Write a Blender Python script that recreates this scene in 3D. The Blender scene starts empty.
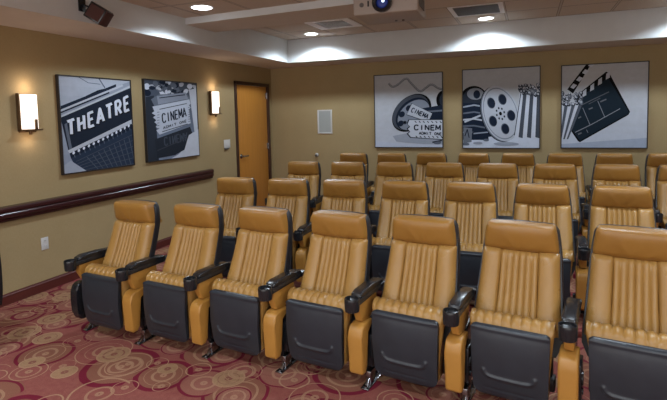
import bpy, bmesh, math, random
from math import sin, cos, pi, radians
from mathutils import Vector, Matrix
random.seed(7)
SC = bpy.context.scene
COL = SC.collection

# ------------------------------------------------------------------ materials
def new_mat(name, color=(.5, .5, .5), rough=.5, metal=0, spec=.5):
    m = bpy.data.materials.new(name); m.use_nodes = True
    b = m.node_tree.nodes['Principled BSDF']
    b.inputs['Base Color'].default_value = (*color, 1)
    b.inputs['Roughness'].default_value = rough
    b.inputs['Metallic'].default_value = metal
    b.inputs['Specular IOR Level'].default_value = spec
    return m

class NT:
    def __init__(s, m): s.t = m.node_tree; s.b = s.t.nodes['Principled BSDF']
    def n(s, typ, **kw):
        x = s.t.nodes.new(typ)
        for k, v in kw.items(): setattr(x, k, v)
        return x
    def l(s, a, b): s.t.links.new(a, b)
    def val(s, sock, v):
        if isinstance(v, bpy.types.NodeSocket): s.l(v, sock)
        else: sock.default_value = v
    def math(s, op, a, b=0, clamp=False):
        x = s.n('ShaderNodeMath', operation=op, use_clamp=clamp); s.val(x.inputs[0], a); s.val(x.inputs[1], b); return x.outputs[0]
    def mix(s, f, a, b):
        x = s.n('ShaderNodeMix', data_type='RGBA'); s.val(x.inputs[0], f)
        for i, c in ((6, a), (7, b)):
            if isinstance(c, tuple): c = (*c, 1)
            s.val(x.inputs[i], c)
        return x.outputs[2]
    def coord(s, kind='Object', scale=(1, 1, 1), loc=(0, 0, 0)):
        tc = s.n('ShaderNodeTexCoord'); mp = s.n('ShaderNodeMapping')
        mp.inputs['Scale'].default_value = scale; mp.inputs['Location'].default_value = loc
        s.l(tc.outputs[kind], mp.inputs[0]); return mp.outputs[0]
    def noise(s, vec, scale, detail=3, rough=.5):
        x = s.n('ShaderNodeTexNoise'); s.l(vec, x.inputs['Vector'])
        x.inputs['Scale'].default_value = scale; x.inputs['Detail'].default_value = detail; x.inputs['Roughness'].default_value = rough
        return x.outputs['Fac']
    def bump(s, h, strength=.2, dist=.01):
        x = s.n('ShaderNodeBump'); x.inputs['Strength'].default_value = strength; x.inputs['Distance'].default_value = dist
        s.l(h, x.inputs['Height']); s.l(x.outputs[0], s.b.inputs['Normal'])

def leather(name, c1, c2, rough):
    m = new_mat(name, c1, rough); t = NT(m); v = t.coord()
    f = t.noise(v, 9, 4); t.l(t.mix(f, c1, c2), t.b.inputs['Base Color'])
    vo = t.n('ShaderNodeTexVoronoi'); t.l(v, vo.inputs['Vector']); vo.inputs['Scale'].default_value = 420
    h = t.math('ADD', t.math('MULTIPLY', vo.outputs['Distance'], .35), t.noise(v, 30, 4))
    t.bump(h, .28, .004)
    r = t.math('MULTIPLY_ADD', f, .2); r.node.inputs[2].default_value = rough - .1
    t.l(r, t.b.inputs['Roughness']); return m

M = {}
M['tan'] = leather('tan_leather', (.42, .232, .066), (.31, .158, .038), .30)
M['head'] = leather('headrest_leather', (.355, .175, .036), (.27, .122, .022), .34)
M['tan_plain'] = leather('tan_vinyl', (.46, .225, .045), (.37, .17, .032), .36)
M['black'] = new_mat('black_plastic', (.013, .014, .017), .26)
M['shell'] = new_mat('dark_shell_plastic', (.015, .015, .019), .42)
t = NT(M['shell']); t.bump(t.noise(t.coord(), 300, 2), .1, .002)
M['pan'] = new_mat('slate_pan_plastic', (.040, .038, .048), .34)
t = NT(M['pan']); v = t.coord(); t.l(t.mix(t.noise(v, 14, 4), (.016, .020, .028), (.030, .036, .046)), t.b.inputs['Base Color']); t.bump(t.noise(v, 260, 3), .18, .002)
M['chrome'] = new_mat('bright_steel', (.34, .34, .36), .25, 1)
M['brass'] = new_mat('bronze_metal', (.16, .10, .055), .38, .8)
M['white_plastic'] = new_mat('white_plastic', (.62, .61, .60), .4)
M['grille_dark'] = new_mat('vent_dark', (.10, .09, .085), .6)

# wallpaper
def wallpaper():
    m = new_mat('olive_wallpaper', (.3, .23, .13), .75, 0, .25); t = NT(m); v = t.coord()
    a = t.noise(t.coord(scale=(40, 40, 260)), 1, 2); b = t.noise(t.coord(scale=(220, 220, 30)), 1, 2); c = t.noise(v, 3.5, 3)
    f = t.math('ADD', t.math('MULTIPLY', a, .4), t.math('ADD', t.math('MULTIPLY', b, .4), t.math('MULTIPLY', c, .3)))
    t.l(t.mix(f, (.275, .200, .092), (.450, .342, .185)), t.b.inputs['Base Color']); t.bump(t.math('ADD', a, b), .15, .002)
    return m
M['wall'] = wallpaper()
def plaster(name, c):
    m = new_mat(name, c, .8, 0, .2); t = NT(m); v = t.coord()
    t.l(t.mix(t.noise(v, 5, 4), tuple(x*.93 for x in c), tuple(min(1, x*1.05) for x in c)), t.b.inputs['Base Color'])
    t.bump(t.noise(v, 160, 3), .12, .002); return m
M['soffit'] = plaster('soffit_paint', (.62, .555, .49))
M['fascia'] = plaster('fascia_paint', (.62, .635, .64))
def tiles():
    m = new_mat('ceiling_tile', (.5, .43, .36), .9, 0, .1); t = NT(m)
    tc = t.n('ShaderNodeTexCoord'); sp = t.n('ShaderNodeSeparateXYZ'); t.l(tc.outputs['Object'], sp.inputs[0])
    def line(s, off):
        a = t.math('FRACT', t.math('DIVIDE', t.math('SUBTRACT', s, off), .61))
        a = t.math('MULTIPLY', t.math('ABSOLUTE', t.math('SUBTRACT', a, .5)), .61)
        return a
    ax = line(sp.outputs[0], 3.42-6.1); ay = line(sp.outputs[1], -1.355-12.2)
    mx = t.math('MAXIMUM', ax, ay)
    g = t.math('GREATER_THAN', mx, .305-.011); sh = t.math('GREATER_THAN', mx, .305-.017)
    v = t.coord(); n = t.noise(v, 120, 3)
    base = t.mix(n, (.50, .42, .345), (.66, .57, .48))
    base = t.mix(sh, base, (.22, .17, .13)); base = t.mix(g, base, (.50, .44, .38))
    t.l(base, t.b.inputs['Base Color']); t.bump(n, .3, .004); return m
M['tile'] = tiles()
def wood(name, c1, c2, axis=2, rough=.35, sc=18):
    m = new_mat(name, c1, rough); t = NT(m)
    s = [sc*2.2]*3; s[axis] = sc*.12; v = t.coord(scale=tuple(s))
    f = t.noise(v, 1, 5, .6); t.l(t.mix(f, c1, c2), t.b.inputs['Base Color']); t.bump(f, .08, .003); return m
M['door'] = wood('honey_wood', (.62, .27, .050), (.44, .17, .026), 2, .35, 14)
M['frame_wood'] = wood('dark_door_frame', (.062, .024, .013), (.032, .012, .008), 2, .4)
M['mahogany'] = wood('mahogany_rail', (.060, .017, .017), (.028, .008, .010), 1, .26)
M['base'] = wood('red_brown_base', (.115, .024, .018), (.070, .014, .012), 1, .4)
M['art_edge'] = new_mat('art_frame_black', (.018, .014, .013), .45)

def carpet():
    m = new_mat('patterned_carpet', (.3, .1, .1), .95, 0, .1); t = NT(m); v0 = t.coord()
    wb = t.n('ShaderNodeTexNoise'); t.l(v0, wb.inputs['Vector']); wb.inputs['Scale'].default_value = 4
    vm = t.n('ShaderNodeVectorMath', operation='MULTIPLY_ADD'); t.l(wb.outputs['Color'], vm.inputs[0])
    vm.inputs[1].default_value = (.03, .03, 0); t.l(v0, vm.inputs[2]); v = vm.outputs[0]
    fine = t.noise(v0, 190, 2, .7); med = t.noise(v0, 28, 3, .6)
    col = t.mix(med, (.215, .052, .050), (.32, .118, .088))
    def layer(col, scale, off, rmin, rmax, fill, ring, rw, inner, thin, rand=.55, prob=1.0, freq=46.):
        mp = t.n('ShaderNodeMapping'); mp.inputs['Location'].default_value = off; mp.inputs['Scale'].default_value = (1, 1, 0); t.l(v, mp.inputs[0])
        vo = t.n('ShaderNodeTexVoronoi', voronoi_dimensions='2D'); t.l(mp.outputs[0], vo.inputs['Vector'])
        vo.inputs['Scale'].default_value = scale; vo.inputs['Randomness'].default_value = rand
        d = t.math('DIVIDE', vo.outputs['Distance'], scale)
        sp = t.n('ShaderNodeSeparateColor'); t.l(vo.outputs['Color'], sp.inputs[0])
        R = t.math('MULTIPLY_ADD', sp.outputs[0], rmax-rmin); R.node.inputs[2].default_value = rmin
        ok = t.math('LESS_THAN', sp.outputs[1], prob)
        inside = t.math('MULTIPLY', t.math('LESS_THAN', d, R), ok)
        if fill is not None: col = t.mix(t.math('MULTIPLY', inside, t.math('MULTIPLY_ADD', med, .6)), col, fill)
        # thin concentric rings
        s = t.math('SINE', t.math('MULTIPLY', d, freq*2.4)); s = t.math('GREATER_THAN', s, .55)
        lim = t.math('LESS_THAN', d, t.math('MULTIPLY', R, .66))
        col = t.mix(t.math('MULTIPLY', t.math('MULTIPLY', s, lim), t.math('MULTIPLY', ok, .7)), col, thin)
        wd = t.math('ADD', t.math('MULTIPLY', sp.outputs[2], rw), rw*.35)
        e = t.math('LESS_THAN', t.math('ABSOLUTE', t.math('SUBTRACT', d, t.math('SUBTRACT', R, rw))), wd)
        col = t.mix(t.math('MULTIPLY', e, t.math('MULTIPLY', ok, .92)), col, ring)
        return col
    beige = (.36, .225, .120); crim = (.165, .008, .030); tanr = (.40, .235, .140)
    col = layer(col, 2.0, (.37, .12, 0), .17, .245, (.24, .105, .065), crim, .017, None, tanr, .45, .92)
    col = layer(col, 2.6, (3.1, 1.7, 0), .085, .17, (.30, .125, .090), crim, .010, None, (.42, .24, .15), .6, .6)
    col = layer(col, 3.1, (5.3, 4.4, 0), .06, .120, beige, tanr, .005, None, (.20, .05, .05), .7, .45)
    col = layer(col, 2.3, (8.3, 2.4, 0), .10, .19, None, tanr, .005, None, tanr, .7, .75)
    col = layer(col, 3.4, (1.3, 7.4, 0), .05, .11, None, (.42, .25, .15), .004, None, tanr, .8, .6)
    dk = t.mix(fine, (.30, .26, .26), (1.55, 1.5, 1.5))
    x = t.n('ShaderNodeMix', data_type='RGBA', blend_type='MULTIPLY'); x.inputs[0].default_value = .75
    t.l(col, x.inputs[6]); t.l(dk, x.inputs[7]); t.l(x.outputs[2], t.b.inputs['Base Color'])
    t.bump(fine, .5, .008); return m
M['carpet'] = carpet()

def emit(name, c, s, base=(.8, .8, .8)):
    m = new_mat(name, base, .4); b = m.node_tree.nodes['Principled BSDF']
    b.inputs['Emission Color'].default_value = (*c, 1); b.inputs['Emission Strength'].default_value = s; return m
M['lamp_cool'] = emit('downlight_glow', (.86, .93, 1), 9)
M['lamp_warm'] = emit('sconce_glass', (1, .84, .70), 1.55)
M['lens_glow'] = emit('projector_lens_glow', (.03, .12, 1), .07, (.01, .02, .1))
M['lens_core'] = emit('projector_lens_core', (.65, .85, 1), 1.5)

def art_mat():
    m = new_mat('printed_canvas', (.5, .5, .5), .7, 0, .12); t = NT(m)
    a = t.n('ShaderNodeVertexColor'); a.layer_name = 'Col'
    v = t.coord(); n = t.noise(v, 14, 5, .65)
    x = t.n('ShaderNodeMix', data_type='RGBA', blend_type='MULTIPLY'); x.inputs[0].default_value = .30
    t.l(a.outputs['Color'], x.inputs[6]); g = t.mix(n, (.55, .55, .57), (1.32, 1.31, 1.33)); t.l(g, x.inputs[7])
    t.l(x.outputs[2], t.b.inputs['Base Color']); return m
M['art'] = art_mat()

# ------------------------------------------------------------------ mesh helpers
def link(name, bm, mats, parent=None, smooth=True, angle=35, kind=None):
    bmesh.ops.recalc_face_normals(bm, faces=bm.faces)
    me = bpy.data.meshes.new(name); bm.to_mesh(me); bm.free()
    if not isinstance(mats, (list, tuple)): mats = [mats]
    for m in mats: me.materials.append(m)
    if smooth:
        for p in me.polygons: p.use_smooth = True
        me.set_sharp_from_angle(angle=radians(angle))
    o = bpy.data.objects.new(name, me); COL.objects.link(o)
    if parent: o.parent = parent
    if kind: o['kind'] = kind
    return o
def tag(o, label, cat, group=None):
    o['label'] = label; o['category'] = cat
    if group: o['group'] = group
    return o
def empty(name, loc, rz, label, cat, group=None):
    o = bpy.data.objects.new(name, None); o.empty_display_size = .1; COL.objects.link(o)
    o.location = loc; o.rotation_euler = (0, 0, rz); return tag(o, label, cat, group)
def box(bm, x0, x1, y0, y1, z0, z1, bev=0, seg=2, mi=0, mat=None):
    r = bmesh.ops.create_cube(bm, size=1)
    vs = r['verts']
    for v in vs: v.co = Vector(((x0+x1)/2+v.co.x*(x1-x0), (y0+y1)/2+v.co.y*(y1-y0), (z0+z1)/2+v.co.z*(z1-z0)))
    fs = set(f for v in vs for f in v.link_faces)
    if bev:
        es = list(set(e for v in vs for e in v.link_edges))
        r2 = bmesh.ops.bevel(bm, geom=es+vs, offset=bev, segments=seg, profile=.5, affect='EDGES')
        fs = set(r2['faces']) | set(f for f in fs if f.is_valid)
        vs = list(set(v for f in fs for v in f.verts))
    for f in fs:
        if f.is_valid: f.material_index = mi
    if mat is not None:
        for v in vs: v.co = mat @ v.co
    return vs
def cyl(bm, p0, p1, r0, r1=None, n=20, mi=0, cap=True):
    r1 = r0 if r1 is None else r1
    p0, p1 = Vector(p0), Vector(p1); d = (p1-p0).normalized()
    a = d.orthogonal().normalized(); b = d.cross(a)
    A = [bm.verts.new(p0+(a*cos(2*pi*i/n)+b*sin(2*pi*i/n))*r0) for i in range(n)]
    B = [bm.verts.new(p1+(a*cos(2*pi*i/n)+b*sin(2*pi*i/n))*r1) for i in range(n)]
    fs = [bm.faces.new((A[i], A[(i+1) % n], B[(i+1) % n], B[i])) for i in range(n)]
    if cap: fs += [bm.faces.new(A[::-1]), bm.faces.new(B)]
    for f in fs: f.material_index = mi
def lathe(bm, prof, c, n=28, axis='z', mi=0):
    rings = []
    for r, h in prof:
        ring = []
        for i in range(n):
            a = 2*pi*i/n; x, y = r*cos(a), r*sin(a)
            p = {'z': (x, y, h), 'y': (x, h, y), 'x': (h, x, y)}[axis]
            ring.append(bm.verts.new(Vector(c)+Vector(p)))
        rings.append(ring)
    for a, b in zip(rings, rings[1:]):
        for i in range(n): bm.faces.new((a[i], a[(i+1) % n], b[(i+1) % n], b[i])).material_index = mi
    for q in (rings[0], rings[-1]): bm.faces.new(q).material_index = mi
def extrude_x(bm, prof, x0, x1, bev=0, seg=2, mi=0):      # prof: (y,z) closed loop, extruded along x
    A = [bm.verts.new((x0, y, z)) for y, z in prof]; B = [bm.verts.new((x1, y, z)) for y, z in prof]
    n = len(prof); fs = [bm.faces.new((A[i], A[(i+1) % n], B[(i+1) % n], B[i])) for i in range(n)]
    ca, cb = bm.faces.new(A[::-1]), bm.faces.new(B)
    for f in fs+[ca, cb]: f.material_index = mi
    if bev:
        es = list(set(ca.edges) | set(cb.edges))
        bmesh.ops.bevel(bm, geom=es, offset=bev, segments=seg, profile=.5, affect='EDGES', clamp_overlap=True)
def smooth_path(pts, n=6):
    out = []
    P = [pts[0]]+list(pts)+[pts[-1]]
    for i in range(1, len(P)-2):
        p0, p1, p2, p3 = P[i-1], P[i], P[i+1], P[i+2]
        for k in range(n):
            t_ = k/n
            out.append(tuple(.5*((2*p1[j])+(-p0[j]+p2[j])*t_+(2*p0[j]-5*p1[j]+4*p2[j]-p3[j])*t_**2+(-p0[j]+3*p1[j]-3*p2[j]+p3[j])*t_**3) for j in range(len(p1))))
    out.append(tuple(pts[-1])); return out
def pad(bm, nu, nv, front, thick, mi=0):
    """closed pad: front(u,v)->Vector, u,v in 0..1; thick(u,v)->offset vector to its back"""
    F = [[bm.verts.new(front(i/nu, j/nv)) for i in range(nu+1)] for j in range(nv+1)]
    Bk = {}
    def back(i, j):
        if (i, j) not in Bk: Bk[(i, j)] = bm.verts.new(F[j][i].co+thick(i/nu, j/nv))
        return Bk[(i, j)]
    for j in range(nv):
        for i in range(nu): bm.faces.new((F[j][i], F[j][i+1], F[j+1][i+1], F[j+1][i])).material_index = mi
    loop = [(i, 0) for i in range(nu)]+[(nu, j) for j in range(nv)]+[(i, nv) for i in range(nu, 0, -1)]+[(0, j) for j in range(nv, 0, -1)]
    for a, b in zip(loop, loop[1:]+loop[:1]):
        bm.faces.new((F[a[1]][a[0]], F[b[1]][b[0]], back(*b), back(*a))).material_index = mi
    bm.faces.new([back(*a) for a in loop]).material_index = mi

# ------------------------------------------------------------------ the theater seat (faces local -Y)
S = .5614
def curve_fwd(z):     # front face of the back cushion: forward distance at height z
    k = (.83-z)
    return .020+.40*k-.010*sin(max(0, min(1, k/.4))*pi) if z < .83 else .020-.006*(z-.83)/.15
def rib(x, w, n):
    return abs(sin(pi*n*(x/w*.5+.5)))**.55
def headrest_bm(flat=0):
    bm = bmesh.new(); W = .209
    def f(u, v):
        z = .800+v*.164
        e = 1-abs(2*v-1)**5; s = 1-abs(2*u-1)**7
        x = (2*u-1)*(W-.022*v-.010*(1-e))
        z += .006*(1-(2*u-1)**2)*(v-.3)
        # rounded corners
        dep = .030*(max(e, 0)**.5)*(max(s, 0)**.4)+.014*(1-(2*u-1)**2)*(1-(2*v-1)**2)
        ang = math.atan2(v+.12, (u-.5)*2.3); rr = math.hypot(v+.12, (u-.5)*2.3)
        dep -= .0042*abs(sin(ang*4.5))*math.exp(-((rr-.5)/.33)**2)
        dep -= .006*math.exp(-((v-.07)/.06)**2)
        return Vector((x, -(.008+.036*v+dep), z))
    pad(bm, 40, 22, f, lambda u, v: Vector((0, .080, 0)))
    return bm
def back_bm():
    bm = bmesh.new()
    def f(u, v):
        z = .41+v*.405
        hw = .232-.024*v-.002*sin(v*pi)
        x = (2*u-1)*hw; a = abs(2*u-1)
        cw = .47+.02*v                                  # ribbed centre share
        side = max(0, 1-((a-.80)/.20)**2)**.5 if a > .80 else 1
        dep = .022*side
        if a < cw:
            dep += .0135*rib(x, cw*hw, 6)-.008
            dep -= .012*math.exp(-((1-v)/.05)**2)
        else:
            t_ = (a-cw)/(1-cw); dep += .020*sin(min(1, t_*1.05)*pi)**.6-.002
        dep -= .014*math.exp(-((a-cw)/.016)**2)
        dep -= .030*max(0, (v-.94)/.06)**2
        return Vector((x, -(curve_fwd(z)-.010+dep), z))
    pad(bm, 88, 26, f, lambda u, v: Vector((0, .065, 0)))
    return bm
def shell_bm():
    bm = bmesh.new(); L = []
    zs = [.30, .36, .42, .5, .6, .7, .8, .88, .93, .955, .964]
    n = 10
    for z in zs:
        fw = curve_fwd(min(z, .99)); hw = .214+.026*(1-min(1, max(0, (z-.41)/.405)))-.020*max(0, min(1, (z-.81)/.15))
        if z > .92: hw -= .02*((z-.92)/.04)**2
        if z < .36: hw -= .03*(.36-z)/.06
        yf, yb = -fw+.026, -fw+.100
        if z > .93: yb -= .015*((z-.93)/.03)
        ring = [(-hw, yf), (-hw-.003, yf+.012), (-hw-.003, yf+.045), (-hw+.03, yb), (-hw*.5, yb+.012), (0, yb+.015), (hw*.5, yb+.012), (hw-.03, yb), (hw+.003, yf+.045), (hw+.003, yf+.012), (hw, yf)]
        L.append([bm.verts.new((x, y, z)) for x, y in ring])
    k = len(L[0])
    for a, b in zip(L, L[1:]):
        for i in range(k): bm.faces.new((a[i], a[(i+1) % k], b[(i+1) % k], b[i]))
    bm.faces.new(L[0]); bm.faces.new(L[-1]); return bm
def cushion_bm():
    bm = bmesh.new()
    prof = smooth_path([(.160, .12), (.135, .28), (.130, .42), (.140, .475), (.165, .502), (.205, .506), (.238, .492), (.256, .466), (.262, .42), (.262, .28), (.255, .12)], 3)
    c = (.19, .36); hw = .214; nx = 70; R = []
    for i in range(nx+1):
        x = (2*i/nx-1)*hw; a = abs(x)/hw; k = 1-.10*max(0, (a-.90)/.10)**2
        ring = []
        for (fw, z) in prof:
            top = max(0, min(1, (z-.40)/.07))
            dz = -.006+.015*rib(x, hw*.9, 8)*top
            kk = 1-(1-k)*1.2
            ring.append(bm.verts.new((x, -(c[0]+(fw-c[0])*(kk+dz*1.2)), c[1]+(z-c[1])*(.9+.1*kk)+dz)))
        R.append(ring)
    for ring in R:
        for v_ in ring:
            v_.co.y -= .070; v_.co.x *= 1-.13*min(1, max(0, (.47-v_.co.z)/.10))
    m = len(prof)
    for a, b in zip(R, R[1:]):
        for i in range(m): bm.faces.new((a[i], a[(i+1) % m], b[(i+1) % m], b[i]))
    bm.faces.new(R[0]); bm.faces.new(R[-1]); return bm
def seg_dist(px, pz, path):
    d = 9
    for (ax, az), (bx, bz) in zip(path, path[1:]):
        vx, vz = bx-ax, bz-az; t_ = max(0, min(1, ((px-ax)*vx+(pz-az)*vz)/(vx*vx+vz*vz)))
        d = min(d, math.hypot(px-ax-t_*vx, pz-az-t_*vz))
    return d
UPATH = smooth_path([(-.130, .232), (-.120, .212), (-.100, .200), (-.06, .196), (0, .195), (.06, .196), (.100, .200), (.120, .212), (.130, .232)], 3)
def pan_bm():
    bm = bmesh.new(); z0, z1 = .080, .470; rb, rt = .055, .022
    def f(u, v):
        vv = .5-.5*cos(pi*v) if False else v
        z = z0+vv*(z1-z0); hw = .188+.012*v
        ins = 0
        if z < z0+rb: q = (z0+rb-z)/rb; ins = rb*(1-math.sqrt(max(0, 1-q*q)))
        if z > z1-rt: q = (z-z1+rt)/rt; ins = rt*(1-math.sqrt(max(0, 1-q*q)))
        x = (2*u-1)*(hw-ins)
        dep = .010*(1-(x/hw)**4)*(1-abs(2*v-1)**8)
        d = seg_dist(x, z, UPATH); dep += .010*math.exp(-(d/.0085)**2)
        if z < .155 and abs(x) < .12: dep += 0
        dep += .006*math.exp(-((z-z1+.014)/.010)**2)
        dep -= .004*math.exp(-((z-.128)/.005)**2)*(1 if abs(x) < .12 else math.exp(-((abs(x)-.12)/.01)**2))
        fw = .262+.076+.018*sin(v*pi)+.014*v
        return Vector((x, -(fw+dep), z))
    pad(bm, 52, 60, f, lambda u, v: Vector((0, .022, 0)))
    return bm
def standard(parent, x, end=False):
    """arm standard centred on local x"""
    bm = bmesh.new()
    extrude_x(bm, [(-.13, .40), (-.22, .385), (-.30, .40), (-.335, .47), (-.33, .545), (-.10, .55), (-.09, .48)], x-.024, x+.024, .008)
    link('side_panel', bm, M['tan_plain'], parent)
    bm = bmesh.new()
    extrude_x(bm, [(.02, .02), (-.20, .02), (-.255, .12), (-.255, .38), (.02, .38)], x-.020, x+.020, .006)
    link('support_column', bm, M['black'], parent)
    bm = bmesh.new()
    if end:
        prof = smooth_path([(-.24, .13), (-.30, .095), (-.352, .11), (-.372, .18), (-.374, .30), (-.360, .365), (-.31, .385), (-.26, .365), (-.235, .30), (-.24, .13)], 3)[:-1]
        extrude_x(bm, prof, x-.036, x+.036, .012, 3); link('front_pad', bm, M['black'], parent)
    else:
        prof = [(-.285, .13), (-.31, .098), (-.345, .098), (-.355, .110), (-.362, .31), (-.358, .352), (-.345, .374), (-.32, .388), (-.25, .394), (-.20, .385), (-.20, .36), (-.285, .34)]
        extrude_x(bm, prof, x-.046, x+.046, .012, 3); link('front_pad', bm, M['tan_plain'], parent)
    # armrest
    bm = bmesh.new()
    top = [(-.01, .540), (-.05, .545), (-.28, .552), (-.325, .550), (-.337, .558), (-.330, .574), (-.29, .586), (-.15, .584), (-.03, .576), (-.01, .562)]
    A = []; 
    for (y, z) in top: pass
    extrude_x(bm, top, x-.034, x+.034, .009, 3)
    extrude_x(bm, [(.05, .525), (-.36, .518), (-.38, .530), (-.36, .553), (.05, .550)], x-.037, x+.037, .006, 2)
    arm = link('armrest', bm, M['black'], parent)
    bm = bmesh.new()
    lathe(bm, [(.034, .488), (.040, .491), (.043, .51), (.045, .550), (.045, .561), (.043, .566), (.039, .565), (.038, .557), (.037, .505), (.001, .503)], (x, -.385, 0), 30)
    link('cup_holder', bm, M['black'], arm)
    # hinge bracket and foot
    bm = bmesh.new()
    box(bm, x+.018, x+.055, -.24, -.10, .10, .30, .006)
    cyl(bm, (x+.03, -.20, .22), (x+.062, -.20, .22), .035)
    cyl(bm, (x-.06, -.20, .15), (x+.062, -.20, .15), .018)
    link('hinge_bracket', bm, M['black'], parent)
    bm = bmesh.new()
    q = x+.040
    box(bm, q-.026, q+.026, -.33, -.02, 0, .010, .004)
    box(bm, q-.016, q+.016, -.27, -.20, .008, .085, .005)
    extrude_x(bm, [(-.22, .008), (-.305, .010), (-.27, .05), (-.22, .085)], q-.010, q+.010, .003)
    cyl(bm, (q, -.312, .008), (q, -.312, .018), .010, n=8); cyl(bm, (q, -.05, .008), (q, -.05, .018), .010, n=8)
    link('floor_foot', bm, M['chrome'], parent)
def make_seat(end=False):
    r = empty('theater_seat', (0, 0, 0), 0, 'x', 'seat')
    link('headrest', headrest_bm(), M['head'], r, angle=60)
    link('backrest', back_bm(), M['tan'], r, angle=70)
    link('back_shell', shell_bm(), M['shell'], r, angle=50)
    link('seat_cushion', cushion_bm(), M['tan'], r, angle=70)
    link('seat_pan', pan_bm(), M['pan'], r, angle=70)
    bm = bmesh.new(); box(bm, -.205, .205, -.20, -.12, .10, .17, .008); box(bm, -.19, .19, -.17, -.10, .10, .36, .01); link('support_beam', bm, M['shell'], r)
    standard(r, S/2)
    if end: standard(r, -S/2, True)
    return r
def copy_tree(o, parent=None):
    c = o.copy(); COL.objects.link(c); c.parent = parent
    for ch in list(o.children): copy_tree(ch, c)
    return c
STEP = [0, .048, .090, .090]
rows = [  # x0, y0, direction, curvature, count
    (1.4399, -4.8212, -.0019, .0024, 7, -.145), (1.6011, -3.6902, .0727, -.0084, 7, -.06),
    (1.7506, -2.4268, .0587, -.0033, 8, -.06), (1.9306, -1.1062, .0585, .0025, 8, -.06)]
DX = {(0, 0): -.035, (0, 1): -.004, (0, 2): .002, (0, 3): .012, (0, 4): .012, (0, 5): .015, (0, 6): .03}
end_seat = make_seat(True); proto = make_seat(False)
RN = ['front row', 'second row', 'third row', 'back row']
ORD = ['first', 'second', 'third', 'fourth', 'fifth', 'sixth', 'seventh', 'eighth']
used = False
for r, (x0, y0, th, cu, n, face) in enumerate(rows):
    cx, cy = x0, y0
    for i in range(n):
        if i:
            tt = th+cu*(i-.5); cx += S*cos(tt); cy += S*sin(tt)
        if i == 0: o = end_seat if r == 0 else copy_tree(end_seat)
        elif not used: o = proto; used = True
        else: o = copy_tree(proto)
        o.location = (cx+DX.get((r, i), 0), cy, STEP[r]); o.rotation_euler = (0, 0, th+cu*i+face-(.014*(i-4) if r == 0 else 0))
        if i == 0: lb = 'tan leather theater seat at the left aisle end of the %s' % RN[r]
        elif i == n-1: lb = 'tan leather theater seat, rightmost in view in the %s' % RN[r]
        else: lb = 'tan leather theater seat, %s from the left in the %s' % (ORD[i], RN[r])
        tag(o, lb, 'seat', 'theater seats in the %s' % RN[r])

# ------------------------------------------------------------------ room shell
XR, YF = 7.3, -10.2
ZS, ZC, ZN, E = 2.466, 2.824, 2.735, .727
def bx(name, *a, m='wall', bev=0, parent=None, kind='structure', smooth=False):
    bm = bmesh.new(); box(bm, *a, bev=bev); return link(name, bm, M[m], parent, smooth or bev > 0, 35, kind)
bx('floor', -.3, XR+.2, YF, .3, -.15, 0, m='carpet')
# low seating tiers under the rear rows
bm = bmesh.new()
for (xa, ya, z1) in ((1.14, -4.05, STEP[1]), (1.14, -2.85, STEP[2])):
    box(bm, xa, XR-.001, ya, -.02, 0, z1, .01)
link('trim_9', bm, M['carpet'], None, True, 35, 'structure')
# left wall with the door opening
D0, D1, DT = -1.196, -.107, 2.19
bm = bmesh.new()
box(bm, -.15, 0, YF, D0+.03, 0, 3.0); box(bm, -.15, 0, D1-.03, .15, 0, 3.0); box(bm, -.15, 0, D0+.03, D1-.03, DT-.03, 3.0)
link('wall_left', bm, M['wall'], None, False, kind='structure')
bx('wall_back', 0, XR, 0, .15, 0, 3.0)
bx('wall_right', XR, XR+.15, YF, .15, 0, 3.0)
# ceiling: raised coffer at the back, lower coffer in front, soffits round them
bx('ceiling', E-.05, XR-E+.05, -3.0, -E+.05, ZC, ZC+.08, m='tile')
c2 = bx('ceiling', E-.05, XR-E+.05, YF, -3.0, ZN, ZN+.17, m='tile')
bm = bmesh.new()
pts = [(E-.01, -3.24), (XR-E, -3.50), (XR-E, -2.86), (E-.01, -2.675)]
A = [bm.verts.new((x, y, 2.662)) for x, y in pts]; B = [bm.verts.new((x, y, 2.9)) for x, y in pts]
for i in range(4): bm.faces.new((A[i], A[(i+1) % 4], B[(i+1) % 4], B[i])).material_index = 1 if i == 0 else 0
bm.faces.new(A[::-1]); bm.faces.new(B)
link('trim_2', bm, [M['soffit'], M['fascia']], None, False, kind='structure')
def soffit(name, x0, x1, y0, y1):
    bm = bmesh.new(); box(bm, x0, x1, y0, y1, ZS, 3.0)
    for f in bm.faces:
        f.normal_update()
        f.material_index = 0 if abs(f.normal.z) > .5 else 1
    return link(name, bm, [M['soffit'], M['fascia']], None, False, kind='structure')
soffit('trim_3', 0, E, YF, 0); soffit('trim_4', E, XR-E, -E, 0); soffit('trim_5', XR-E, XR, YF, 0)
# skirting
def moulding(name, prof, p0, p1, nrm, m, kind='structure', endcap=0, parent=None):
    """prof: (out,z) loop swept from p0 to p1 along a wall whose normal is nrm"""
    bm = bmesh.new(); p0, p1, nrm = Vector(p0), Vector(p1), Vector(nrm)
    A = [bm.verts.new(p0+nrm*o+Vector((0, 0, z))) for o, z in prof]
    d = (p1-p0).normalized()
    B = [bm.verts.new(p1+nrm*o+Vector((0, 0, z))-d*endcap*o) for o, z in prof]
    n = len(prof)
    for i in range(n): bm.faces.new((A[i], A[(i+1) % n], B[(i+1) % n], B[i]))
    bm.faces.new(A[::-1]); bm.faces.new(B)
    return link(name, bm, M[m], parent, True, 25, kind)
bp = [(0, 0), (.016, 0), (.016, .082), (.010, .090), (.008, .100), (0, .100)]
moulding('baseboard_left', bp, (0, YF, 0), (0, D0, 0), (1, 0, 0), 'base')
moulding('baseboard_back', bp, (.0, 0, 0), (XR, 0, 0), (0, -1, 0), 'base')
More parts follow.
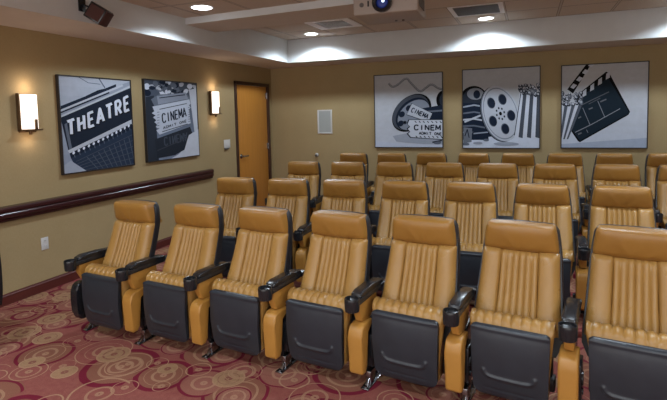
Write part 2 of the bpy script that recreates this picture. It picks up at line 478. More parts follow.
# crash rail on the left wall
rp = [(0, .742), (.030, .742), (.038, .750), (.040, .768), (.056, .776), (.066, .790), (.068, .812), (.060, .824), (.072, .834), (.076, .848), (.074, .862), (.064, .872), (.030, .878), (0, .878)]
moulding('trim_1', rp, (0, YF, 0), (0, -1.865, 0), (1, 0, 0), 'mahogany', endcap=.6)
# door
door = bpy.data.objects.new('door_1', None); COL.objects.link(door); door['kind'] = 'structure'; door.location = (0, (D0+D1)/2, 0)
bpy.context.view_layer.update()
def under(o, par):
    o.parent = par; o.matrix_parent_inverse = Matrix.Translation(par.location).inverted(); return o
bm = bmesh.new(); fw = .052
box(bm, -.12, .022, D0, D0+fw, 0, DT, .003); box(bm, -.12, .022, D1-fw, D1, 0, DT, .003); box(bm, -.12, .022, D0, D1, DT-fw, DT, .003)
under(link('door_frame', bm, M['frame_wood']), door)
bm = bmesh.new(); box(bm, -.055, -.012, D0+fw+.003, D1-fw-.003, .008, DT-fw-.003, .002)
under(link('door_leaf', bm, M['door']), door)
bm = bmesh.new(); hy = D0+fw+.105
lathe(bm, [(.036, -.012), (.038, -.006), (.030, .004), (.016, .010), (.012, .045)], (0, hy, .985), axis='x')
box(bm, .036, .050, hy-.014, hy+.14, .972, .999, .005)
under(link('door_handle', bm, M['chrome']), door)
for hz in (.25, 1.1, 1.98):
    bm = bmesh.new(); cyl(bm, (.0, D1-fw-.004, hz-.05), (.0, D1-fw-.004, hz+.05), .009, n=12)
    box(bm, -.012, -.006, D1-fw-.03, D1-fw+.002, hz-.05, hz+.05)
    under(link('door_hinge', bm, M['chrome']), door)

# ------------------------------------------------------------------ pictures
def clip(poly):
    for ax, lim, sg in ((0, 0, 1), (0, 1, -1), (1, 0, 1), (1, 1, -1)):
        out = []
        for i in range(len(poly)):
            p, q = poly[i-1], poly[i]; a, b = sg*(p[ax]-lim), sg*(q[ax]-lim)
            if (a >= 0) != (b >= 0):
                t_ = a/(a-b); out.append((p[0]+(q[0]-p[0])*t_, p[1]+(q[1]-p[1])*t_))
            if b >= 0: out.append(q)
        poly = out
        if len(poly) < 3: return []
    return poly
STROKES = {
 'C': [[(.95, .82), (.7, 1), (.3, 1), (.05, .78), (.05, .22), (.3, 0), (.7, 0), (.95, .18)]],
 'I': [[(.5, 0), (.5, 1)]], 'N': [[(.08, 0), (.08, 1), (.92, 0), (.92, 1)]],
 'E': [[(.92, 1), (.12, 1), (.12, 0), (.92, 0)], [(.12, .52), (.8, .52)]],
 'M': [[(.0, 0), (.04, 1), (.5, .25), (.96, 1), (1., 0)]], 'A': [[(.0, 0), (.5, 1), (1., 0)], [(.2, .32), (.8, .32)]],
 'D': [[(.1, 0), (.1, 1), (.6, 1), (.92, .72), (.92, .28), (.6, 0), (.1, 0)]], 'T': [[(.0, 1), (1., 1)], [(.5, 1), (.5, 0)]],
 'O': [[(.5, 0), (.1, .25), (.1, .75), (.5, 1), (.9, .75), (.9, .25), (.5, 0)]],
 'H': [[(.08, 0), (.08, 1)], [(.92, 0), (.92, 1)], [(.08, .5), (.92, .5)]],
 'R': [[(.1, 0), (.1, 1), (.7, 1), (.9, .8), (.9, .65), (.7, .48), (.1, .48)], [(.5, .48), (.95, 0)]]}
class Art:
    def __init__(s, quad):   # quad: TL,TR,BR,BL in reading coordinates
        s.q = quad; s.P = []
    def uv(s, p):
        (x0, y0), (x1, y1), (x2, y2), (x3, y3) = s.q
        x, y = p; v = .5
        for _ in range(3):
            xl = x0+(x3-x0)*(1-v); xr = x1+(x2-x1)*(1-v); u = (x-xl)/(xr-xl)
            yt = y0+(y1-y0)*u; yb = y3+(y2-y3)*u; v = 1-(y-yt)/(yb-yt)
        return (u, v)
    def raw(s, poly, c):
        poly = clip(poly)
        if len(poly) >= 3: s.P.append((poly, c))
    def poly(s, pts, c): s.raw([s.uv(p) for p in pts], c)
    def ell(s, cx, cy, rx, ry, rot, c, n=36, a0=0, a1=360):
        r = radians(rot); pts = []
        for i in range(n+(0 if a1-a0 == 360 else 1)):
            a = radians(a0+(a1-a0)*i/n); x, y = rx*cos(a), ry*sin(a)
            pts.append((cx+x*cos(r)-y*sin(r), cy+x*sin(r)+y*cos(r)))
        s.poly(pts, c)
    def line(s, pts, w, c):
        for (ax, ay), (bx_, by) in zip(pts, pts[1:]):
            d = math.hypot(bx_-ax, by-ay) or 1; nx, ny = -(by-ay)/d*w/2, (bx_-ax)/d*w/2
            s.poly([(ax+nx, ay+ny), (bx_+nx, by+ny), (bx_-nx, by-ny), (ax-nx, ay-ny)], c)
    def text(s, body, o, ex, ey, c, bold=.02):
        """stroke letters: o origin px, ex vector over the whole word, ey vector of the cap height"""
        n = len(body); pitch = math.hypot(*ex)/n; w = min(pitch*.30, math.hypot(*ey)*.24)*(.86+4*bold)
        for k, ch in enumerate(body):
            for st in STROKES.get(ch, ()):
                pts = [(o[0]+ex[0]*(k+.08+.80*x)/n+ey[0]*(.08+.84*y), o[1]+ex[1]*(k+.08+.80*x)/n+ey[1]*(.08+.84*y)) for x, y in st]
                s.line(pts, w, c)
                for p in pts[1:-1]: s.ell(p[0], p[1], w*.46, w*.46, 0, c, 8)
    def build(s, name, o, U, V, N, label, depth=.036, group=None):
        """o bottom-left corner on the wall, U,V edge vectors, N outward normal"""
        o, U, V, N = Vector(o), Vector(U), Vector(V), Vector(N)
        root = empty(name, o+U*.5, 0, label, 'picture', group)
        loc = root.location.copy()
        bm = bmesh.new(); e = .012; u1, v1 = U.normalized(), V.normalized()
        def W(a, b, d): return o+U*a+V*b+N*d-loc
        # shallow black tray frame: outer box with a thin front lip
        def ring(a, d): return [bm.verts.new(p) for p in (W(0, 0, d)-u1*a-v1*a, W(1, 0, d)+u1*a-v1*a, W(1, 1, d)+u1*a+v1*a, W(0, 1, d)-u1*a+v1*a)]
        R = [ring(e, 0.001), ring(e, depth), ring(0, depth), ring(0, depth-.008)]
        for a, b in zip(R, R[1:]):
            for i in range(4): bm.faces.new((a[i], a[(i+1) % 4], b[(i+1) % 4], b[i]))
        bm.faces.new(R[0]); bm.faces.new(R[-1])
        link('picture_frame', bm, M['art_edge'], root, False)
        me = bpy.data.meshes.new('canvas_print'); vs, fs, cs = [], [], []
        for k, (poly, c) in enumerate(s.P):
            b = len(vs); d = depth-.0079+k*.0075/max(len(s.P), 1)
            vs += [W(x, y, d) for x, y in poly]; fs.append(list(range(b, b+len(poly)))); cs.append(c)
        me.from_pydata(vs, [], fs); ca = me.color_attributes.new('Col', 'FLOAT_COLOR', 'CORNER')
        for p, c in zip(me.polygons, cs):
            for li in p.loop_indices: ca.data[li].color = (*c, 1)
        me.materials.append(M['art']); co = bpy.data.objects.new('canvas_print', me); COL.objects.link(co); co.parent = root
        # make polygons face outwards
        bm = bmesh.new(); bm.from_mesh(me)
        for f in bm.faces:
            f.normal_update()
            if f.normal.dot(N) < 0: f.normal_flip()
        bm.to_mesh(me); bm.free()
        return root
def lg(v, b=0): v = (max(v-14, 4)/241.)**2.35; return (v*(1-b*.10), v*(1-b*.03), v*(1+b*.12))
WH, LT, LG, MG, DG, BK = lg(228, 1), lg(196, 1), lg(165, 1.5), lg(120, 2), lg(70, 3), lg(32, 3)
NAVY = (.009, .016, .034)
def seg_fill(a, base, top=None, n=10):
    for k in range(n):
        c = [b+(t_-b)*(1-k/(n-1)) for b, t_ in zip(base, top or base)]
        a.raw([(-.1, 1-(k+1.02)/n), (1.1, 1-(k+1.02)/n), (1.1, 1-k/n), (-.1, 1-k/n)], tuple(c))

# 1: theater marquee
a = Art([(30, 52), (267, 70), (270, 355), (42, 372)]); seg_fill(a, lg(160, 2), lg(188, 1.2))
a.poly([(30, 160), (150, 100), (185, 92), (60, 160), (30, 176)], BK)
a.poly([(30, 178), (190, 104), (232, 82), (268, 72), (268, 84), (36, 190)], LG)
a.poly([(36, 150), (215, 80), (215, 92), (36, 166)], NAVY)
a.line([(30, 168), (240, 84)], 7, LT); a.line([(155, 60), (175, 92)], 4, MG); a.line([(90, 56), (120, 75), (160, 80)], 2, MG)
a.poly([(34, 186), (268, 92), (270, 206), (55, 296)], (.013, .020, .036))
a.line([(36, 184), (268, 90)], 6, LT); a.line([(34, 172), (190, 108)], 5, NAVY)
a.poly([(45, 210), (52, 205), (66, 290), (58, 296)], MG)
a.poly([(54, 296), (270, 200), (270, 214), (58, 306)], LT)
a.poly([(58, 306), (270, 214), (270, 232), (62, 322)], NAVY)
a.poly([(62, 322), (270, 232), (270, 360), (112, 372), (70, 340)], (.022, .036, .068))
for k in range(14):
    x = 70+k*15.5; y = 302-k*6.9; a.ell(x, y+3, 3.6, 5.2, 20, WH, 10); a.line([(x+2, y+9), (x+4, y+18)], 2.4, MG)
for k in range(9): a.line([(110+k*18, 322-k*7.6), (150+k*16, 372)], 2.0, lg(112, 2)); 
for k in range(6): a.line([(76+k*4, 334+k*8), (270, 252+k*20)], 1.8, lg(100, 2))
LET = 'THEATRE'; x = 53
for ch, w in zip(LET, (28, 28, 27, 29, 29, 29, 28)):
    y = 252-(x-53)*.395
    a.text(ch, (x+3, y+3), (w-3, -(w-3)*.395), (-2, -54), BK, .06)
    a.text(ch, (x, y), (w-3, -(w-3)*.395), (-2, -54), lg(226, 1), .06); x += w+2.6
a.poly([(30, 352), (60, 330), (112, 372), (40, 375)], lg(176, 1.5))
a.build('theatre_marquee_picture', (0, -4.318, 1.095), (0, .925, 0), (0, 0, .965), (1, 0, 0), 'black-framed square print of a THEATRE marquee above the chair rail', group=None)

# 2: cinema tickets
a = Art([(45, 62), (223, 80), (228, 325), (57, 335)]); seg_fill(a, lg(150, 2.5), lg(96, 2.5))
rnd = random.Random(3)
for k in range(46):
    x = rnd.uniform(48, 222); y = rnd.uniform(62, 112); a.ell(x, y, rnd.uniform(4, 13), rnd.uniform(4, 11), rnd.uniform(0, 90), rnd.choice([lg(190, 1), NAVY, lg(120, 2), NAVY, lg(215, 1)]), 10)
a.poly([(50, 120), (75, 115), (90, 335), (55, 340)], lg(72, 3))
a.poly([(195, 100), (225, 95), (228, 330), (150, 322), (215, 260)], lg(205, 1))
a.poly([(66, 128), (90, 112), (186, 112), (198, 128), (198, 205), (76, 150)], lg(126, 2))
a.poly([(84, 118), (182, 108), (192, 130), (88, 146)], lg(160, 1.6)); a.line([(92, 124), (180, 116)], 3, NAVY)
zz = [(72, 160)]
for k in range(9): zz += [(78-4*(k % 2), 163+k*9.5)]
a.poly([(70, 152), (196, 132), (200, 148), (194, 152), (200, 160), (194, 166), (199, 214), (92, 247), (82, 232), (90, 228), (80, 220), (86, 214), (76, 204), (82, 198), (72, 188), (80, 182), (68, 174), (76, 168)], lg(205, 1.2))
a.line([(92, 162), (186, 146)], 2.5, DG); a.line([(100, 238), (188, 216)], 2.5, DG)
a.text('CINEMA', (101, 211), (84, -19), (-3, -35), NAVY, .02)
a.text('ADMIT ONE', (103, 230), (82, -21), (-1, -9), DG, .02)
for k in range(7): a.line([(84, 172+k*9), (91, 171+k*9)], 2, MG); a.line([(190, 160+k*8), (196, 159+k*8)], 2, MG)
a.poly([(76, 262), (196, 226), (208, 262), (186, 298), (140, 320), (84, 326)], lg(66, 3)); a.text('CINEMA', (104, 256), (80, -14), (2, 32), lg(92, 2.5), .02)
a.line([(84, 300), (190, 262)], 3, lg(84, 2))
a.poly([(190, 255), (228, 235), (230, 335), (120, 335), (172, 308)], lg(208, 1))
a.build('cinema_ticket_picture', (0, -3.165, 1.105), (0, .985, 0), (0, 0, .985), (1, 0, 0), 'black-framed print of a CINEMA ticket left of the far wall sconce')

def reel(a, cx, cy, rx, ry, rot, body, n=5):
    a.ell(cx-8, cy+3, rx, ry, rot, BK, 44); a.ell(cx-5, cy+2, rx, ry, rot, MG, 44); a.ell(cx, cy, rx, ry, rot, body, 44)
    a.ell(cx, cy, rx*.93, ry*.93, rot, lg(150, 1.5), 44); a.ell(cx, cy, rx*.89, ry*.89, rot, body, 44)
    r = radians(rot)
    for k in range(n):
        t_ = radians(k*360/n+20); x, y = rx*.56*cos(t_), ry*.56*sin(t_)
        X, Y = cx+x*cos(r)-y*sin(r), cy+x*sin(r)+y*cos(r)
        a.ell(X, Y, rx*.23, ry*.20, rot, MG, 20); a.ell(X+1, Y, rx*.20, ry*.175, rot, NAVY, 20)
    for k in range(8):
        t_ = radians(k*45); x, y = rx*.22*cos(t_), ry*.20*sin(t_); a.ell(cx+x*cos(r)-y*sin(r), cy+x*sin(r)+y*cos(r), 3.4, 4.6, rot, DG, 10)
    a.ell(cx, cy, rx*.08, ry*.07, rot, BK, 14)
def popcorn_lumps(a, x0, x1, y0, y1, n, seed, slope=0):
    q = random.Random(seed)
    for k in range(n):
        x = q.uniform(x0, x1); y = q.uniform(y0, y1)+slope*(x-x0); r = q.uniform(5, 10)
        a.ell(x, y, r, r*.8, q.uniform(0, 90), q.choice([DG, MG, lg(90, 2)]), 9); a.ell(x-1, y-2, r*.6, r*.45, q.uniform(0, 90), q.choice([lg(190, 1), lg(215, 1), lg(160, 1)]), 8)
# 3: reel and tickets
a = Art([(55, 63), (325, 52), (328, 340), (65, 345)]); seg_fill(a, lg(206, 1), lg(186, .4), 12)
fs_ = smooth_path([(115, 92), (130, 106), (152, 98), (185, 74), (205, 92), (240, 124), (262, 112), (285, 98), (310, 112), (330, 118)], 5)
a.line(fs_, 8, lg(120, 1)); a.line(fs_, 5, lg(168, .8)); a.line([(x, y+1) for x, y in fs_], 1.2, lg(96, 1))
a.ell(208, 208, 88, 62, -42, BK, 44); a.ell(204, 206, 82, 57, -42, lg(95, 2), 44); a.ell(212, 212, 76, 52, -42, NAVY, 44); a.ell(216, 216, 72, 48, -42, lg(150, 1.6), 44)
for x, y in ((170, 214), (166, 250), (198, 190)): a.ell(x, y, 13, 11, -42, NAVY, 18)
a.ell(182, 246, 8, 7, 0, DG, 14); a.ell(182, 246, 4, 3, 0, BK, 10)
a.poly([(134, 300), (200, 286), (330, 300), (330, 336), (150, 322)], lg(176, 1.4))
a.ell(334, 158, 30, 38, 0, BK, 30); a.ell(338, 158, 22, 30, 0, DG, 30)
a.poly([(250, 190), (330, 176), (330, 236), (240, 232)], NAVY)
a.line([(256, 204), (330, 198)], 7, MG)
a.poly([(208, 170), (290, 210), (276, 246), (188, 216)], DG); a.poly([(210, 172), (288, 210), (274, 242), (190, 214)], lg(196, 1))
a.text('CINEMA', (204, 204), (66, 28), (9, -18), NAVY, .03)
a.poly([(196, 234), (330, 232), (330, 312), (204, 306), (190, 290), (200, 282), (190, 270), (200, 260), (190, 250)], DG)
a.poly([(200, 236), (330, 235), (330, 309), (207, 303), (196, 290), (204, 282), (195, 271), (204, 262), (194, 252)], lg(212, 1))
a.text('CINEM', (218, 276), (104, 0), (0, -22), NAVY, .02); a.text('ADMIT ONE', (238, 293), (88, 2), (0, -12), NAVY, .025)
for k in range(7):
    a.line([(222+k*16, 240), (228+k*16, 246)], 3.5, DG); a.line([(226+k*16, 298), (232+k*16, 304)], 3.5, DG)
a.line([(290, 322), (326, 314)], 6, DG); a.ell(310, 324, 14, 6, -8, MG, 14)
a.poly([(65, 322), (200, 330), (330, 330), (330, 345), (65, 350)], lg(206, 1.3))
a.build('film_reel_ticket_picture', (1.945, 0, 1.073), (1.097, 0, 0), (0, 0, 1.167), (0, -1, 0), 'framed black and white print with a film reel and CINEMA tickets on back wall')
# 4: big reel and popcorn
a = Art([(52, 68), (352, 55), (358, 358), (55, 360)]); seg_fill(a, lg(196, 1), lg(186, .3), 12)
a.poly([(50, 328), (360, 300), (360, 362), (50, 362)], lg(214, 1.2))
a.ell(98, 190, 62, 64, 0, BK, 40); a.ell(100, 190, 54, 55, 0, DG, 40); a.ell(104, 156, 34, 22, 0, lg(150, 1), 24); a.ell(110, 158, 14, 16, 0, NAVY, 16)
a.poly([(52, 190), (150, 190), (160, 330), (52, 330)], NAVY)
for k in range(5): a.line([(52, 206+k*24), (100, 198+k*26), (150, 206+k*26)], 6, (LG, MG, LT, MG, LG)[k])
a.line([(60, 262), (140, 232)], 7, LT); a.poly([(56, 282), (92, 286), (90, 338), (56, 344)], lg(128, 1.5)); a.line([(62, 316), (72, 290), (80, 322)], 4, NAVY)
a.poly([(92, 300), (170, 290), (176, 316), (96, 326)], NAVY); a.line([(98, 306), (160, 300)], 5, LG)
reel(a, 206, 230, 70, 108, -20, lg(196, 1))
for k, c in enumerate((0, 1, 0, 1, 0, 1, 0)):
    x0, x1 = 280+k*13, 293+k*13; y0, y1 = 262+k*16, 278+k*16
    a.poly([(x0, 150), (x1, 150), (y1, 322), (y0, 318)], lg(96, 2) if c else lg(214, 1))
a.line([(284, 150), (262, 312)], 3, DG); popcorn_lumps(a, 278, 362, 122, 160, 60, 5)
a.ell(66, 346, 16, 5, 0, MG, 16); a.ell(116, 342, 20, 5, 0, LG, 16); a.ell(150, 330, 12, 5, 0, MG, 14); a.ell(230, 344, 50, 7, 0, lg(168, 1.5), 20)
a.build('film_reel_popcorn_picture', (3.358, 0, 1.065), (1.088, 0, 0), (0, 0, 1.187), (0, -1, 0), 'framed print of a large upright film reel beside popcorn, middle of back wall')
# 5: clapper board
a = Art([(50, 48), (390, 33), (385, 360), (50, 358)]); seg_fill(a, lg(208, 1.2), lg(190, .3), 12)
a.poly([(50, 345), (388, 322), (388, 362), (50, 362)], lg(186, 1.8))
a.poly([(72, 136), (150, 40), (172, 36), (96, 152)], BK)
for k in range(4):
    x, y = 84+k*24, 128-k*27; a.poly([(x, y), (x+13, y-14), (x+28, y-8), (x+14, y+6)], lg(205, 1))
a.poly([(120, 152), (228, 70), (240, 74), (322, 222), (316, 234), (126, 338), (118, 334), (86, 290), (84, 270)], BK)
a.poly([(124, 166), (236, 92), (318, 224), (314, 230), (126, 332), (90, 286)], (.010, .020, .032))
for k in range(4):
    x, y = 134+k*31, 152-k*22; a.poly([(x, y+14), (x+2, y-8), (x+16, y-18), (x+16, y+6)], lg(200, 1))
W_ = lg(150, 1)
a.line([(106, 300), (172, 270), (284, 210)], 3, W_); a.line([(136, 206), (166, 272)], 2.5, W_); a.line([(196, 180), (224, 242)], 2.5, W_)
a.line([(130, 196), (240, 146)], 3.5, lg(110, 1)); a.line([(160, 192), (206, 170)], 2.5, lg(110, 1)); a.line([(152, 290), (158, 302)], 2, W_)
a.line([(160, 212), (176, 206)], 5, lg(120, 1)); a.line([(206, 184), (230, 174)], 5, lg(120, 1)); a.line([(118, 246), (130, 240)], 5, lg(120, 1)); a.line([(118, 308), (132, 302)], 6, lg(120, 1))
for k, c in enumerate((0, 1, 0, 1, 0, 1)):
    x0, x1 = 46+k*15, 61+k*15; y0, y1 = 30+k*7, 37+k*7
    a.poly([(x0, 196), (x1, 190), (y1+6, 326), (y0+6, 326)], lg(108, 2) if c else lg(214, 1))
popcorn_lumps(a, 46, 132, 150, 196, 46, 9)
a.build('clapper_board_picture', (4.742, 0, 1.072), (1.057, 0, 0), (0, 0, 1.165), (0, -1, 0), 'framed print of a dark clapper board over striped popcorn box, rightmost on back wall')

# ------------------------------------------------------------------ wall fittings
def sconce(y, z, label):
    r = empty('wall_sconce', (0, y, z), 0, label, 'lamp', 'wall sconces on the left wall')
    bm = bmesh.new(); box(bm, .002, .018, -.082, .082, -.18, .17, .003)
    link('back_plate', bm, M['brass'], r)
    bm = bmesh.new(); n = 14; w = .080
    prof = [(.018+.075*sin(pi*k/n)**.6, -w*cos(pi*k/n)) for k in range(n+1)]
    A = [bm.verts.new((x, yy, -.15)) for x, yy in prof]; B = [bm.verts.new((x, yy, .165)) for x, yy in prof]
    for i in range(n): bm.faces.new((A[i], A[i+1], B[i+1], B[i]))
    bm.faces.new(A); bm.faces.new(B[::-1]); bm.faces.new((A[0], B[0], B[-1], A[-1]))
    link('glass_shade', bm, M['lamp_warm'], r)
    bm = bmesh.new()
    box(bm, .010, .05, -.096, -.083, -.17, .175, .002)
    box(bm, .010, .10, -.096, .09, -.165, -.150, .003)
    box(bm, .088, .106, .012, .036, -.165, -.060, .002)
    cyl(bm, (.05, 0, -.20), (.05, 0, -.16), .012, .018)
    link('metal_bracket', bm, M['brass'], r)
    for dz, rx in ((.24, 0), (-.26, 0)):
        l = bpy.data.lights.new('sconce_light', 'POINT'); l.energy = .75 if dz > 0 else .45; l.color = (1, .74, .54); l.shadow_soft_size = .04
        o = bpy.data.objects.new('sconce_light', l); COL.objects.link(o); o.location = (.085, 0, dz); o.parent = r
    return r
sconce(-4.655, 1.70, 'lit glass wall sconce left of the THEATRE picture')
sconce(-1.77, 1.83, 'lit glass wall sconce between the cinema picture and the door')

def plate(name, y, z, w, h, label, cat):
    r = empty(name, (0, y, z), 0, label, cat); bm = bmesh.new(); box(bm, 0.0005, .007, -w/2, w/2, -h/2, h/2, .003); link('cover_plate', bm, M['white_plastic'], r); return r
r = plate('wall_outlet', -4.552, .452, .075, .118, 'white electrical outlet low on wall beneath the chair rail', 'outlet')
for dz in (.026, -.026):
    bm = bmesh.new(); box(bm, .006, .010, -.017, .017, dz-.015, dz+.015, .003)
    box(bm, .0095, .0105, -.008, -.005, dz-.002, dz+.008, mi=1); box(bm, .0095, .0105, .005, .008, dz-.002, dz+.008, mi=1)
    link('socket', bm, [M['white_plastic'], M['grille_dark']], r)
r = plate('light_switch', -1.445, 1.215, .165, .125, 'white double light switch plate beside the wood door', 'switch')
for dy in (-.04, .04):
    bm = bmesh.new(); box(bm, .006, .013, dy-.017, dy+.017, -.034, .034, .003); link('rocker_switch', bm, M['white_plastic'], r)
bm = bmesh.new(); box(bm, .004, .03, -.085, .02, -.085, -.062, .004); link('dimmer_lip', bm, M['grille_dark'], r)

# back-wall speaker and door bumper
r = empty('in_wall_speaker', (1.035, 0, 1.505), 0, 'white framed rectangular in-wall speaker left of the back wall pictures', 'speaker')
bm = bmesh.new()
for q in ((-.135, -.110, -.205, .205), (.110, .135, -.205, .205), (-.111, .111, .182, .205), (-.111, .111, -.205, -.182)): box(bm, q[0], q[1], -.016, -.0005, q[2], q[3], .003)
link('speaker_frame', bm, M['white_plastic'], r)
M['spk_grille'] = new_mat('grey_grille', (.36, .38, .37), .6)
t = NT(M['spk_grille']); vo = t.n('ShaderNodeTexVoronoi'); t.l(t.coord(), vo.inputs['Vector']); vo.inputs['Scale'].default_value = 200; vo.inputs['Randomness'].default_value = 0; t.bump(vo.outputs['Distance'], .4, .003)
bm = bmesh.new(); box(bm, -.111, .111, -.010, -.0005, -.183, .183); link('speaker_grille', bm, M['spk_grille'], r)
r = empty('door_bumper', (.868, 0, .93), 0, 'small round metal door stop on the back wall', 'door stop')
bm = bmesh.new(); lathe(bm, [(.032, -.0005), (.034, -.012), (.026, -.022)], (0, 0, 0), 20, 'y'); link('mounting_disc', bm, M['white_plastic'], r)
bm = bmesh.new(); lathe(bm, [(.018, -.020), (.022, -.035), (.018, -.055), (.008, -.060)], (0, 0, -.006), 20, 'y'); link('rubber_tip', bm, M['grille_dark'], r)

# surround speaker on the soffit fascia
M['spk_front'] = new_mat('speaker_cloth', (.060, .018, .014), .8)
r = empty('surround_speaker', (E, -4.62, 2.60), 0, 'small black surround speaker angled on an arm from the soffit', 'speaker')
bm = bmesh.new(); box(bm, .0005, .012, -.035, .035, -.05, .06, .003); cyl(bm, (.01, 0, .01), (.09, .02, -.02), .008, n=12)
cyl(bm, (.09, .02, -.045), (.09, .02, .01), .012, n=12); link('mounting_arm', bm, M['black'], r)
R_ = Matrix.Translation((.175, .015, -.088)) @ Matrix.Rotation(radians(24), 4, 'Z') @ Matrix.Rotation(radians(33), 4, 'Y')
bm = bmesh.new(); box(bm, -.075, .072, -.075, .075, -.070, .070, .006, mat=R_); link('speaker_cabinet', bm, M['black'], r)
bm = bmesh.new(); box(bm, .071, .082, -.068, .068, -.063, .063, .003, mat=R_); box(bm, -.060, .060, -.0765, -.074, -.055, .055, 0, mat=R_); link('speaker_grille', bm, M['spk_front'], r)

# ------------------------------------------------------------------ ceiling fittings
def downlight(x, y, z, label, power=30., rad=.09, ang=150, blend=.35):
    r = empty('downlight', (x, y, z), 0, label, 'ceiling light', 'recessed ceiling downlights')
    bm = bmesh.new(); lathe(bm, [(rad*1.00, -.006), (rad*1.22, -.0045), (rad*1.24, -.0005), (rad*1.0, -.0005)], (0, 0, 0), 32); link('trim_ring', bm, M['white_plastic'], r)
    bm = bmesh.new(); lathe(bm, [(rad, -.0075), (rad*.6, -.010), (.001, -.011)], (0, 0, 0), 32); lens = link('lens', bm, M['lamp_cool'], r)
    l = bpy.data.lights.new('downlight_spot', 'SPOT'); l.energy = power; l.color = (.76, .89, 1.0); l.spot_size = radians(ang); l.spot_blend = blend; l.shadow_soft_size = .08
    o = bpy.data.objects.new('downlight_spot', l); COL.objects.link(o); o.location = (0, 0, -.02); o.parent = r
    return r
P = 105.
downlight(1.31, -1.10, ZC, 'round recessed downlight near the back left ceiling corner', P)
downlight(3.78, -1.07, ZC, 'round recessed downlight beside the dark ceiling vent', P)
downlight(6.22, -1.07, ZC, 'recessed downlight beyond the right edge, lighting the fascia', P)
downlight(1.22, -3.60, ZN, 'large round recessed downlight in front of the ceiling beam', P, .10)
for x, y, w in ((4.7, -4.1, 'above the middle of the front row'), (6.2, -3.95, 'above the right end of the second row'),
             (1.25, -6.3, 'over the front aisle, at the left side'), (3.75, -6.6, 'over the front aisle, at the middle'), (6.2, -6.4, 'over the front aisle, at the right side'),
             (2.4, -8.8, 'at the screen end, left side'), (5.0, -8.8, 'at the screen end, right side')):
    downlight(x, y, ZN, 'round recessed downlight '+w, P*1.15, .09)

M['vent_white'] = new_mat('vent_white', (.88, .88, .88), .5)
def vent(x0, x1, y0, y1, dark, label):
    r = empty('ceiling_vent', ((x0+x1)/2, (y0+y1)/2, ZC), 0, label, 'vent', 'ceiling air vents')
    w, h = (x1-x0)/2, (y1-y0)/2; fm = .10 if not dark else .05; bm = bmesh.new()
    for q in ((-w, -w+fm, -h, h), (w-fm, w, -h, h), (-w+fm-.001, w-fm+.001, -h, -h+fm*.6), (-w+fm-.001, w-fm+.001, h-fm*.6, h)): box(bm, q[0], q[1], q[2], q[3], -.012, -.0005, .002)
    link('vent_frame', bm, M['vent_white'], r)
    bm = bmesh.new(); box(bm, -w+fm, w-fm, -h+fm*.6, h-fm*.6, -.003, -.0006); link('vent_backing', bm, M['grille_dark'], r)
    bm = bmesh.new(); n = 9
    for k in range(n):
        yy = -h+fm*.6+(2*h-fm*1.2)*(k+.5)/n
        if dark: box(bm, -w+fm, w-fm, yy-.004, yy+.004, -.008, -.002)
        else: box(bm, -w+fm, w-fm, yy-.006, yy+.006, -.005, -.002)
    link('vent_slats', bm, M['grille_dark'] if dark else M['white_plastic'], r)
vent(1.59, 2.195, -1.95, -1.36, False, 'white slatted square air vent in the ceiling left of projector')
vent(3.42, 4.025, -1.97, -1.36, True, 'dark square return air vent in the ceiling right of projector')

# projector hanging in front of the beam
r = empty('ceiling_projector', (3.255, -4.03, 2.40), radians(3), 'beige ceiling projector with a glowing blue lens', 'projector')
M['projector'] = new_mat('projector_case', (.34, .29, .255), .45)
bm = bmesh.new(); box(bm, -.26, .255, 0, .42, 0, .165, .012, 3); link('projector_case', bm, M['projector'], r)
bm = bmesh.new(); lathe(bm, [(.076, .004), (.078, -.035), (.070, -.040), (.050, -.036), (.046, -.012), (.001, -.010)], (-.02, 0, .082), 32, 'y'); ln = link('lens_barrel', bm, M['black'], r)
bm = bmesh.new(); lathe(bm, [(.046, -.011), (.036, -.022), (.001, -.027)], (-.02, 0, .082), 28, 'y'); link('lens_glass', bm, M['lens_glow'], ln)
bm = bmesh.new(); lathe(bm, [(.013, -.026), (.009, -.030), (.001, -.032)], (-.012, 0, .090), 16, 'y'); link('lens_light', bm, M['lens_core'], ln)
bm = bmesh.new(); lathe(bm, [(.018, .002), (.018, -.003), (.001, -.003)], (-.19, 0, .078), 18, 'y'); link('front_sensor', bm, M['grille_dark'], r)
bm = bmesh.new(); lathe(bm, [(.016, .002), (.016, -.003), (.001, -.003)], (.165, 0, .10), 18, 'y'); link('front_sensor', bm, M['grille_dark'], r)
bm = bmesh.new(); box(bm, -.142, -.130, -.004, .004, .062, .105); link('front_slot', bm, M['black'], r)
bm = bmesh.new()
for k in range(5): box(bm, .258, .264, .05+k*.05, .085+k*.05, .045, .125)
link('side_vent', bm, M['grille_dark'], r)
for sx in (-.03, .03):
    bm = bmesh.new(); cyl(bm, (sx+.05, .33, -.008), (sx+.05, .33, .004), .011, n=12); link('underside_foot', bm, M['grille_dark'], r)
bm = bmesh.new(); cyl(bm, (0, .19, .15), (0, .19, ZN-2.40), .022); cyl(bm, (0, .19, ZN-2.40-.02), (0, .19, ZN-2.40), .07); box(bm, -.09, .09, .12, .26, .150, .165, .003); link('ceiling_mount', bm, M['white_plastic'], r)

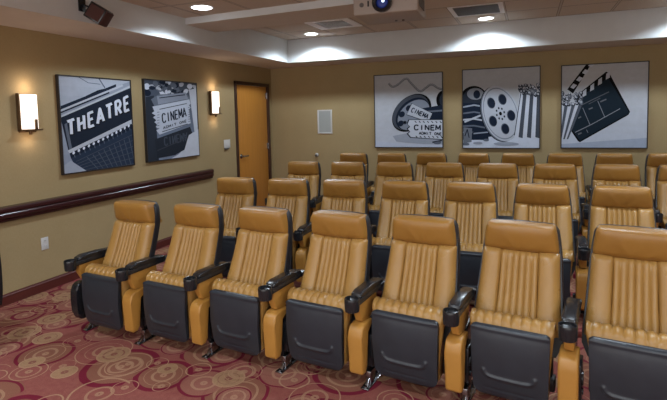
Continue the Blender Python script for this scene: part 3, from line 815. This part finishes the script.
# black chair whose back edge shows at the left margin
r = empty('black_chair', (.665, -5.56, 0), radians(-4), 'black chair at the left edge of the picture near the wall', 'chair')
bm = bmesh.new()
def fb(u, v):
    z = .33+v*.47; hw = .215-.03*abs(2*v-1)**3
    x = (2*u-1)*hw; return Vector((x, -.012-.03*(1-(2*u-1)**2)*0+.03*(1-(2*u-1)**2), z))
pad(bm, 16, 14, fb, lambda u, v: Vector((0, .035, 0))); link('chair_back', bm, M['black'], r)
bm = bmesh.new(); box(bm, -.22, .20, -.44, -.005, .42, .47, .02, 3); link('chair_seat', bm, M['black'], r)
for sx in (-.19, .16):
    for sy in (-.40, -.03):
        bm = bmesh.new(); cyl(bm, (sx, sy, 0), (sx, sy, .43), .012, n=12); link('chair_leg', bm, M['black'], r)

# ------------------------------------------------------------------ light and camera
w = bpy.data.worlds.new('room_ambient'); SC.world = w; w.use_nodes = True
w.node_tree.nodes['Background'].inputs[0].default_value = (1.0, .96, .93, 1); w.node_tree.nodes['Background'].inputs[1].default_value = 2.0

f, py, yaw, pit, roll, cx, cd, cz = 489.36933, 149.40499, .38028, .06936, -.02318, 4.30096, 7.80448, 1.61061
R0 = Vector((cos(yaw), sin(yaw), 0)); Yd = Vector((-sin(yaw), cos(yaw), 0)); Z = Vector((0, 0, 1))
F = Yd*cos(pit)-Z*sin(pit); D0_ = -(Yd*sin(pit)+Z*cos(pit))
Rv = R0*cos(roll)-D0_*sin(roll); Dv = R0*sin(roll)+D0_*cos(roll)
cam = bpy.data.cameras.new('camera'); co = bpy.data.objects.new('camera', cam); COL.objects.link(co)
m = Matrix.Identity(4)
for i in range(3): m[i][0] = Rv[i]; m[i][1] = -Dv[i]; m[i][2] = -F[i]
m[0][3], m[1][3], m[2][3] = cx, -cd, cz
co.matrix_world = m
cam.sensor_width = 36; cam.lens = f/667*36; cam.shift_y = -(200-py)/667; cam.clip_start = .05
SC.camera = co
SC.view_settings.view_transform = 'Standard'; SC.view_settings.look = 'None'
SC.view_settings.exposure = 0.13; SC.view_settings.gamma = 1; SC.view_settings.use_curve_mapping = False
SC.cycles.max_bounces = 8; SC.cycles.use_denoising = True
